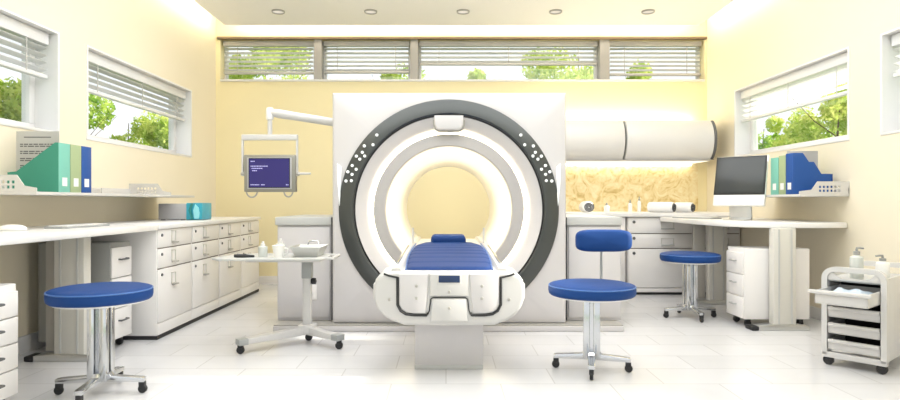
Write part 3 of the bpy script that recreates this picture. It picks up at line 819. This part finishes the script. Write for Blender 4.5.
def bottle(label, x, y, z, r, h, mbody, mtop, pump=True, group='small bottles on the counter', rz=0, nk=.16):
    t = thing('pump_bottle' if pump else 'bottle', label, 'bottle', (x, y, z), rz, group)
    MB().lathe([(0, 0), (r * .94, 0), (r, .006), (r, h * .62), (r * .93, h * .68), (r * .45, h * .73), (r * .42, h * .76), (0, h * .76)], seg=24).build('body', M[mbody], t, world=False)
    b = MB().lathe([(0, h * .75), (r * .5, h * .75), (r * .5, h * .86), (r * .2, h * .87), (r * .2, h * .93), (0, h * .93)], seg=16)
    if pump: b.tube([(0, 0, h * .93), (0, 0, h * .97), (-r * .5, 0, h * .975), (-r * 1.15, 0, h * .955)], r * .17, 8)
    else: b.lathe([(0, h * .9), (r * .3, h * .9), (r * .3, h), (0, h)], seg=16)
    b.build('pump' if pump else 'cap', M[mtop], t, world=False)
bottle('squat white bottle with dark cap on the counter near the towel by the scanner', 1.755, 6.55, .885, .030, .105, 'bottle_white', 'pump', False)
bottle('white bottle with dark cap, shorter of the two standing side by side on the counter', 2.01, 6.55, .885, .022, .14, 'bottle_white', 'pump', False)
bottle('slim tall white bottle with dark cap on the back counter', 2.125, 6.60, .885, .019, .175, 'bottle_white', 'pump', False)

# ------------------------------------------------------------------ right corner desk
dr = thing('corner_desk', 'white corner desk with rounded edge along the right wall', 'desk', (2.8, 5.5, 0))
top = [(3.172, 4.745), (3.06, 4.69), (2.90, 4.662), (2.74, 4.665), (2.55, 4.71), (2.40, 4.80), (2.31, 4.94), (2.275, 5.12), (2.265, 5.5), (2.27, 6.0), (2.285, 6.41), (3.172, 6.41)]
MB().prism(top, 'z', .796, .838, .006).build('desktop', M['desk'], dr)
column_leg(dr, 2.553, 2.728, 4.71, .797, 0)
column_leg(dr, 2.56, 2.74, 5.88, .797, -1)
MB().box(2.44, 2.545, 5.90, 5.93, .06, .797, .003).build('modesty_panel', M['grey_warm'], dr)
pedestal('white three-drawer unit on casters under the right corner desk', 2.375, 2.895, 4.775, 5.06, .628, -1, hlen=.075)

# desktop computer
cp = thing('computer', 'white all-in-one desktop computer with a black screen on the corner desk', 'computer', (2.60, 5.34, .838), R(-46))
tl = Matrix.Translation((0, 0, .125)) @ Matrix.Rotation(R(-13), 4, 'X')
def tb(bm): bmesh.ops.transform(bm.bm, matrix=tl, verts=bm.bm.verts); return bm
tb(MB().box(-.22, .22, -.018, .018, .0, .46, .010, seg=3)).build('housing', M['bottle_white'], cp, world=False)
bz = tb(MB().box(-.217, .217, -.022, -.016, .10, .455, .003)).build('bezel', M['bezel'], cp, world=False)
tb(MB().box(-.203, .203, -.0245, -.021, .118, .440, .001)).build('screen', M['screen'], bz, world=False)
b = MB(); prof = [(-.10, 0), (-.10, .007), (.03, .010), (.055, .03), (.03, .26), (.045, .26), (.075, .03), (.075, 0)]
b.prism(prof, 'x', -.095, .095, .003); b.build('stand', M['steel'], cp, world=False)
kb2 = copy_tree(kb); kb2.location = (2.46, 5.90, .838); kb2.rotation_euler = (0, 0, R(-62)); kb2['label'] = 'flat grey keyboard on the right corner desk in front of the computer'
kb['group'] = kb2['group'] = 'grey keyboards'

# ------------------------------------------------------------------ monitor on arm
YM = 4.90
mo = thing('hanging_monitor', 'grey medical monitor with a violet screen hanging from an arm left of the scanner', 'monitor', (-1.443, YM, 1.08))
def MX(px): return (px - 446) / 122.4
def MZ(py): return 1 - (py - 202) / 122.4
MB().box(MX(245), MX(296.5), YM - .025, YM + .035, MZ(192), MZ(155), .008).build('case', M['putty'], mo)
scn = MB().box(MX(248.5), MX(292.5), YM - .029, YM - .02, MZ(189), MZ(158), .003).build('bezel', M['pearl'], mo)
MB().box(MX(249.8), MX(291), YM - .0305, YM - .024, MZ(188), MZ(158.3), .001).build('screen_edge', M['bezel'], scn)
b = MB().box(MX(250.6), MX(290.2), YM - .032, YM - .026, MZ(187.2), MZ(159)); sc_ = b.build('screen', M['purple'], scn, smooth=False)
b = MB(); q0 = YM - .0335; q1 = YM - .0325
for px0, px1, py in ((252, 256, 161.5), (252, 269, 166.3), (253, 264, 168.5), (253.5, 258.5, 170.8), (252, 260.5, 184.8), (262.5, 266, 184.8), (287, 289.5, 184.8)):
    x = px0
    while x < px1:
        w = min(rng.uniform(.8, 2.2), px1 - x); b.box(MX(x), MX(x + w), q0, q1, MZ(py + .55), MZ(py - .35)); x += w + .35
b.build('screen_text', M['screen_txt'], sc_, smooth=False)
MB().box(MX(242), MX(298), YM - .018, YM + .018, MZ(140.3), MZ(134.6), .005).build('crossbar', M['white'], mo)
for px in (242.8, 297.2):
    hg = MB().box(MX(px) - .008, MX(px) + .008, YM - .012, YM + .012, MZ(176), MZ(139), .003).build('hanger', M['white'], mo)
    s_ = 1 if px < 270 else -1
    MB().lathe([(0, -.012), (.014, -.012), (.017, -.006), (.017, .018), (0, .018)], (MX(px), YM, MZ(173.7)), 'x', 14).build('pivot_knob', M['grey_warm'], hg)
MB().tube([(MX(298.5), YM - .01, MZ(173.7)), (MX(311), YM - .01, MZ(173.7))], [.011, .009], 10).build('handle_bar', M['white'], mo)
for x0, x1, dz in ((246.5, 257.5, 6.5), (284, 293, 6.0)):
    pts = []
    for q in range(13):
        a = PI * q / 12; pts.append(((MX(x0) + MX(x1)) / 2 - (MX(x1) - MX(x0)) / 2 * math.cos(a), YM, MZ(190.8) - dz / 122.4 * math.sin(a)))
    pts = [(pts[0][0], YM, MZ(180))] + pts + [(pts[-1][0], YM, MZ(188))]
    MB().tube(pts, .0065, 8).build('cable_loop', M['grey_warm'], mo)
MB().tube([(MX(270), YM, MZ(136)), (MX(270), YM, MZ(113))], .019, 16).build('post', M['white'], mo)
MB().lathe([(0, -.045), (.027, -.045), (.031, -.03), (.031, .03), (.025, .05), (0, .052)], (MX(270), YM, MZ(114)), 'z', 20).build('arm_joint', M['cabinet'], mo)
b = MB(); p0, p1 = Vector((MX(271), YM, MZ(112.5))), Vector((-.925, YM + .06, MZ(121.5)))
pts = [p0.lerp(p1, q / 8) for q in range(9)]
b.tube(pts, [.028, .036, .036, .034, .034, .034, .034, .034, .034], 16); b.build('arm', M['white'], mo, ang=60)
MB().lathe([(0, -.022), (.035, -.022), (.055, .0), (.055, .0135), (0, .0135)], (-.908, YM + .06, MZ(121.5)), 'x', 24).build('arm_mount', M['white'], mo)

# ------------------------------------------------------------------ instrument table (left of scanner)
it = thing('instrument_table', 'white wheeled instrument table with a thin top in front of the scanner', 'table', (-1.0, 4.2, 0))
b = MB(); ttop = [(-1.56, 4.0), (-1.50, 3.94), (-.84, 3.96), (-.815, 4.0), (-.815, 4.34), (-.84, 4.37), (-1.40, 4.37), (-1.50, 4.30)]
b.prism(ttop, 'z', .612, .627, .004); b.build('tabletop', M['grey_lite'], it)
b = MB(); b.box(-1.34, -.84, 4.0, 4.34, .598, .612, .003); b.build('underframe', M['white'], it)
MB().tube([(-.815, 4.05, .619), (-.768, 4.05, .619), (-.768, 4.30, .619), (-.815, 4.30, .619)], .011, 10).build('side_handle', M['white'], it)
MB().box(-1.012, -.955, 4.23, 4.29, .08, .50, .008).build('column', M['white'], it)
MB().box(-1.018, -.949, 4.224, 4.296, .46, .60, .006).build('column_sleeve', M['grey'], it)
MB().lathe([(0, -.02), (.018, -.02), (.022, -.012), (.022, .012), (0, .02)], (-.935, 4.25, .44), 'x', 14).build('knob', M['black'], it)
MB().box(-1.04, -.925, 4.20, 4.32, .075, .135, .008).build('column_foot', M['white'], it)
def foot(x, y):
    p0, p1 = Vector((-.985, 4.26, .088)), Vector((x, y, .075)); d = (p1 - p0); L_ = d.length; a = math.atan2(d.y, d.x)
    b = MB(); b.prism([(0, .065), (0, .122), (L_, .098), (L_, .062)], 'y', -.034, .034, .006)
    bmesh.ops.transform(b.bm, matrix=Matrix.Translation((-.985, 4.26, 0)) @ Matrix.Rotation(a, 4, 'Z'), verts=b.bm.verts)
    f = b.build('foot', M['white'], it)
    b = MB(); b.box(L_ - .035, L_ + .03, -.036, .036, .060, .102, .006)
    bmesh.ops.transform(b.bm, matrix=Matrix.Translation((-.985, 4.26, 0)) @ Matrix.Rotation(a, 4, 'Z'), verts=b.bm.verts)
    b.build('foot_cap', M['grey'], f)
    caster(x + .01 * math.cos(a), y, f)
def caster(x, y, par):
    b = MB().lathe([(0, -.012), (.022, -.012), (.026, -.007), (.026, .007), (.022, .012), (0, .012)], (x, y, .026), 'y', 18)
    b.box(x - .016, x + .016, y - .018, y + .018, .036, .064, .004); b.build('caster', M['black'], par)
foot(-1.345, 3.95); foot(-.735, 4.08); caster(-.99, 4.33, it)
# things on it
bottle('small grey bottle at left on the instrument table', -1.245, 4.08, .627, .030, .105, 'bottle', 'cabinet', False, 'bottles on the instrument table')
bottle('small grey bottle in the middle of the instrument table', -1.165, 4.22, .627, .034, .115, 'bottle', 'cabinet', False, 'bottles on the instrument table')
cl = thing('clamp', 'black clamp tool lying beside the left bottle on the instrument table', 'tool', (-1.36, 4.05, .627))
MB().tube([(-1.42, 4.02, .640), (-1.36, 4.03, .636), (-1.295, 4.05, .634)], [.010, .014, .008], 8).build('handle', M['black'], cl)
MB().tube([(-1.42, 4.08, .640), (-1.36, 4.07, .634), (-1.295, 4.055, .634)], [.010, .012, .008], 8).build('jaw', M['grey'], cl)
MB().tube([(-1.36, 4.05, .6275), (-1.36, 4.05, .65)], .012, 8).build('pivot', M['black'], cl)
tr = thing('steel_tray', 'shallow steel tray at the right end of the instrument table', 'tray', (-.945, 4.16, .627))
b = MB(); rows = []
for f, z in ((.74, 0), (1.0, .068), (1.07, .071), (1.07, .067), (.98, .064), (.72, .004)):
    rows.append([(-.945 + .100 * f * sx_, 4.16 + .14 * f * sy_, .627 + z) for sx_, sy_ in ((-1, -1), (1, -1), (1, 1), (-1, 1))])
G, _ = b.grid(rows, closed_u=True); b.bm.faces.new(G[0][::-1]); b.bm.faces.new(G[-1])
bmesh.ops.recalc_face_normals(b.bm, faces=b.bm.faces); b.build('basin', M['steel'], tr, smooth=False)
MB().tube([(-.99, 4.30, .694), (-.98, 4.305, .72), (-.92, 4.305, .72), (-.91, 4.30, .694)], .006, 8).build('grip', M['chrome'], tr)
cu = thing('beaker', 'pale plastic beaker between the bottle and the steel tray on the instrument table', 'beaker', (-1.125, 4.03, .627))
MB().lathe([(0, 0), (.030, 0), (.040, .075), (.043, .082), (.037, .078), (.028, .006), (0, .006)], seg=24).build('cup', M['bottle_white'], cu, world=False)
MB().tube([(.040, 0, .065), (.062, 0, .06), (.06, 0, .03), (.034, 0, .02)], .005, 8).build('ear', M['bottle_white'], cu, world=False)

# ------------------------------------------------------------------ drawer trolley at right
tc_ = thing('trolley', 'white drawer trolley with one tray pulled out at the right edge', 'trolley', (2.315, 3.70, 0), R(-50))
W, D, H = .335, .62, .605
def arch(y0, y1):
    b = MB(); r_ = .07; t_ = .030
    def ro(ins):
        x0, x1, z1 = ins, W - ins, H - ins; rr = max(r_ - ins, .02)
        p = [(x0, .065)]
        for q in range(7):
            a = PI - PI / 2 * q / 6; p.append((x0 + rr + rr * math.cos(a), z1 - rr + rr * math.sin(a)))
        for q in range(7):
            a = PI / 2 - PI / 2 * q / 6; p.append((x1 - rr + rr * math.cos(a), z1 - rr + rr * math.sin(a)))
        return p + [(x1, .065)]
    A, B_ = ro(0), ro(t_)
    rows = [[(x, y0, z) for x, z in A], [(x, y1, z) for x, z in A], [(x, y1, z) for x, z in B_], [(x, y0, z) for x, z in B_], [(x, y0, z) for x, z in A]]
    b.grid(rows)
    for k_ in (0, -1):
        b.bm.faces.new([b.bm.verts.new(v) for v in (rows[0][k_], rows[1][k_], rows[2][k_], rows[3][k_])])
    bmesh.ops.remove_doubles(b.bm, verts=b.bm.verts, dist=1e-5)
    bmesh.ops.recalc_face_normals(b.bm, faces=b.bm.faces)
    b.box(0, W, y0, y1, .050, .085, .004)
    return b
arch(0, .045).build('front_frame', M['white'], tc_, world=False)
arch(D - .045, D).build('rear_frame', M['white'], tc_, world=False)
for x in (.004, W - .016):
    MB().box(x, x + .012, .04, D - .04, .07, .555, .002).build('side_panel', M['white'], tc_, world=False)
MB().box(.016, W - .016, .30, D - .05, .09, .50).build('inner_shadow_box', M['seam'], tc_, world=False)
# scooped top rim
pr2 = [(.03, .572), (.06, .572), (.085, .548), (.11, .538), (.22, .538), (.25, .548), (.275, .572), (W - .03, .572), (W - .03, .525), (.03, .525)]
MB().prism(pr2, 'y', .008, .030, .003).build('top_rim', M['white'], tc_, world=False)
MB().box(.02, W - .02, .03, D - .03, .515, .535, .003).build('top_tray', M['grey_lite'], tc_, world=False)
def tray(z0, z1, pull):
    b = MB(); y0, y1 = .005 - pull, .40 - pull; x0, x1 = .035, W - .035
    b.box(x0, x1, y0, y0 + .010, z0, z1, .003); b.box(x0, x0 + .006, y0, y1, z0, z1 - .004); b.box(x1 - .006, x1, y0, y1, z0, z1 - .004)
    b.box(x0, x1, y1 - .006, y1, z0, z1 - .004); b.box(x0, x1, y0, y1, z0, z0 + .006)
    b.box(x0 - .035 if pull else x0, x1 + .02 if pull else x1, y0 - .016, y0 + .006, z1 - .022, z1, .006)
    return b.build('tray', M['white'], tc_, world=False)
tray(.405, .485, .22)
for z in (.300, .200, .100): tray(z, z + .065, 0)
for x in (.03, W - .03):
    for y in (.03, D - .03):
        b = MB().lathe([(0, -.014), (.024, -.014), (.029, -.009), (.029, .009), (.024, .014), (0, .014)], (x, y, .029), 'y', 18)
        b.box(x - .016, x + .016, y - .018, y + .018, .034, .056, .004); b.build('caster', M['black'], tc_, world=False)
mw = Matrix.Translation((2.315, 3.70, 0)) @ Matrix.Rotation(R(-50), 4, 'Z')
b = MB(); rows = []
for j in range(9):
    row = []
    for i in range(13):
        x = .055 + (W - .11) * i / 12; y = -.19 + .27 * j / 8
        e = min(i, 12 - i, j, 8 - j); z = .415 + .066 * min(1, e / 2.2) ** .6 + .008 * math.sin(i * 1.3 + j * .9)
        row.append(mw @ Vector((x, y, z)))
    rows.append(row)
G, _ = b.grid(rows)
bt = [mw @ Vector(p) for p in ((.055, -.19, .4115), (W - .055, -.19, .4115), (W - .055, .08, .4115), (.055, .08, .4115))]
b.bm.faces.new([b.bm.verts.new(p) for p in bt])
tag(b.build('folded_cloth', M['cloth'], ang=80), 'pale blue folded cloth lying in the pulled-out trolley tray', 'cloth')
p = mw @ Vector((.15, .13, .535)); bottle('clear pump bottle on the trolley top, left of the two', p.x, p.y, p.z, .036, .19, 'bottle', 'pump', True, 'pump bottles on the trolley', R(180))
p = mw @ Vector((.265, .20, .535)); bottle('grey pump dispenser on the trolley top, nearer the right edge', p.x, p.y, p.z, .036, .145, 'bottle_white', 'pump', True, 'pump bottles on the trolley', R(0))

# ------------------------------------------------------------------ outside
struct(MB().box(-30, 30, -12, 40, -.40, -.35).build('ground', M['grass'], smooth=False))
def tree(label, x, y, h, w, n, m, seed, crown0=.35, name='tree'):
    r_ = random.Random(seed)
    t = thing(name, label, 'tree', (x, y, -.35), 0, 'trees outside the windows')
    b = MB(); b.tube([(0, 0, 0), (.05, .02, h * .3), (-.03, .05, h * .6), (.02, 0, h * .92)], [.05, .035, .02, .008], 8)
    for q in range(7):
        a = r_.uniform(0, 2 * PI); z = h * r_.uniform(.35, .75); L_ = w * r_.uniform(.5, .95)
        b.tube([(0, 0, z), (L_ * .5 * math.cos(a), L_ * .5 * math.sin(a), z + h * .08), (L_ * math.cos(a), L_ * math.sin(a), z + h * .2)], [.009, .006, .003], 6)
    b.build('trunk', M['bark'], t, world=False)
    b = MB(); bm = b.bm
    blobs = [(r_.gauss(0, w * .38), r_.gauss(0, w * .38), h * r_.uniform(crown0, .92), w * r_.uniform(.22, .42)) for _ in range(16)]
    for q in range(int(n * 2.6)):
        bx_, by_, bz_, br_ = blobs[q % len(blobs)]
        v = Vector((r_.gauss(0, 1), r_.gauss(0, 1), r_.gauss(0, 1))).normalized() * br_ * r_.uniform(.55, 1.05)
        c_ = Vector((bx_, by_, bz_)) + v
        if c_.z > h: c_.z = h - r_.uniform(0, .3)
        u = Vector((r_.gauss(0, 1), r_.gauss(0, 1), r_.gauss(0, 1))).normalized(); k_ = u.cross(Vector((r_.gauss(0, 1), r_.gauss(0, 1), r_.gauss(0, 1)))).normalized()
        s_ = r_.uniform(.020, .042)
        vs = [bm.verts.new(c_ + s_ * a_) for a_ in (u * 1.5, k_ * .7, -u * 1.5, -k_ * .7)]
        bm.faces.new(vs)
    f = b.build('foliage', m, t, world=False, smooth=False)
    return t
tree('bushy green tree outside the far left window', -6.2, 9.9, 3.2, .85, 4200, M['leaf_deep'], 1)
tree('light yellow-green tree outside the far left window, right of the bushy one', -5.0, 11.0, 2.95, .65, 2600, M['leaf'], 2)
tree('young yellow-green tree outside the left window nearest the camera', -5.6, 7.6, 2.9, .8, 2600, M['leaf'], 3)
tree('tall sparse tree outside the narrow back window at far left', -3.5, 11.6, 4.75, 1.0, 2600, M['leaf'], 21, .55)
tree('round green treetop outside the second back window', -1.15, 11.8, 4.15, .8, 2600, M['leaf'], 5, .5)
tree('small bright treetop in the middle of the wide back window', .75, 11.8, 4.05, .75, 2200, M['leaf'], 6, .5)
tree('broad leafy tree at the right of the wide back window', 2.55, 11.6, 4.5, 1.05, 4200, M['leaf'], 7, .45)
tree('slender treetop outside the back window at far right', 3.85, 11.8, 4.3, .5, 1300, M['leaf'], 8, .5)
tree('bright spring tree outside the far right window, nearer part', 5.9, 9.0, 3.2, 1.0, 3200, M['leaf'], 9)
tree('green tree outside the far right window, farther part', 6.5, 12.3, 3.1, .75, 2200, M['leaf_deep'], 10)

tree('low leafy tree filling the middle of the far left window view', -7.0, 13.2, 3.35, .9, 2400, M['leaf'], 12)
tree('delicate tree in the middle of the far right window view', 8.5, 14.4, 3.7, .9, 2000, M['leaf'], 13)
# ------------------------------------------------------------------ light
w = bpy.data.worlds.new('sky'); bpy.context.scene.world = w; w.use_nodes = True
bg = w.node_tree.nodes['Background']
bg.inputs['Color'].default_value = (.93, .96, 1.0, 1); bg.inputs['Strength'].default_value = 1.15
def lamp(name, kind, loc, rot, energy, color, **kw):
    l = bpy.data.lights.new(name, kind); l.energy = energy; l.color = color
    for k_, v in kw.items(): setattr(l, k_, v)
    o = bpy.data.objects.new(name, l); col.objects.link(o); o.location = loc; o.rotation_euler = rot
    return o
sd = Vector((-4.275, .25, -1.75)).normalized()
lamp('sun', 'SUN', (8, 3, 6), sd.to_track_quat('-Z', 'Y').to_euler(), 9.0, (1, .95, .86), angle=R(2))
lamp('ceiling_fill', 'AREA', (.2, 3.6, 3.05), (0, 0, 0), 165, (.95, .965, 1), shape='RECTANGLE', size=4.6, size_y=4.5)  # unseen fill light added under the ceiling to brighten the room

# ------------------------------------------------------------------ camera
cd = bpy.data.cameras.new('camera'); cam = bpy.data.objects.new('camera', cd); col.objects.link(cam)
cam.location = (0, 0, 1.0); cam.rotation_euler = (R(90), 0, 0)
cd.sensor_width = 36; cd.lens = 24; cd.shift_x = 4 / 900; cd.shift_y = 2 / 900; cd.clip_start = .05
sc = bpy.context.scene; sc.camera = cam
sc.view_settings.view_transform = 'Standard'; sc.view_settings.look = 'None'
sc.view_settings.exposure = 0.12; sc.view_settings.gamma = 1.0
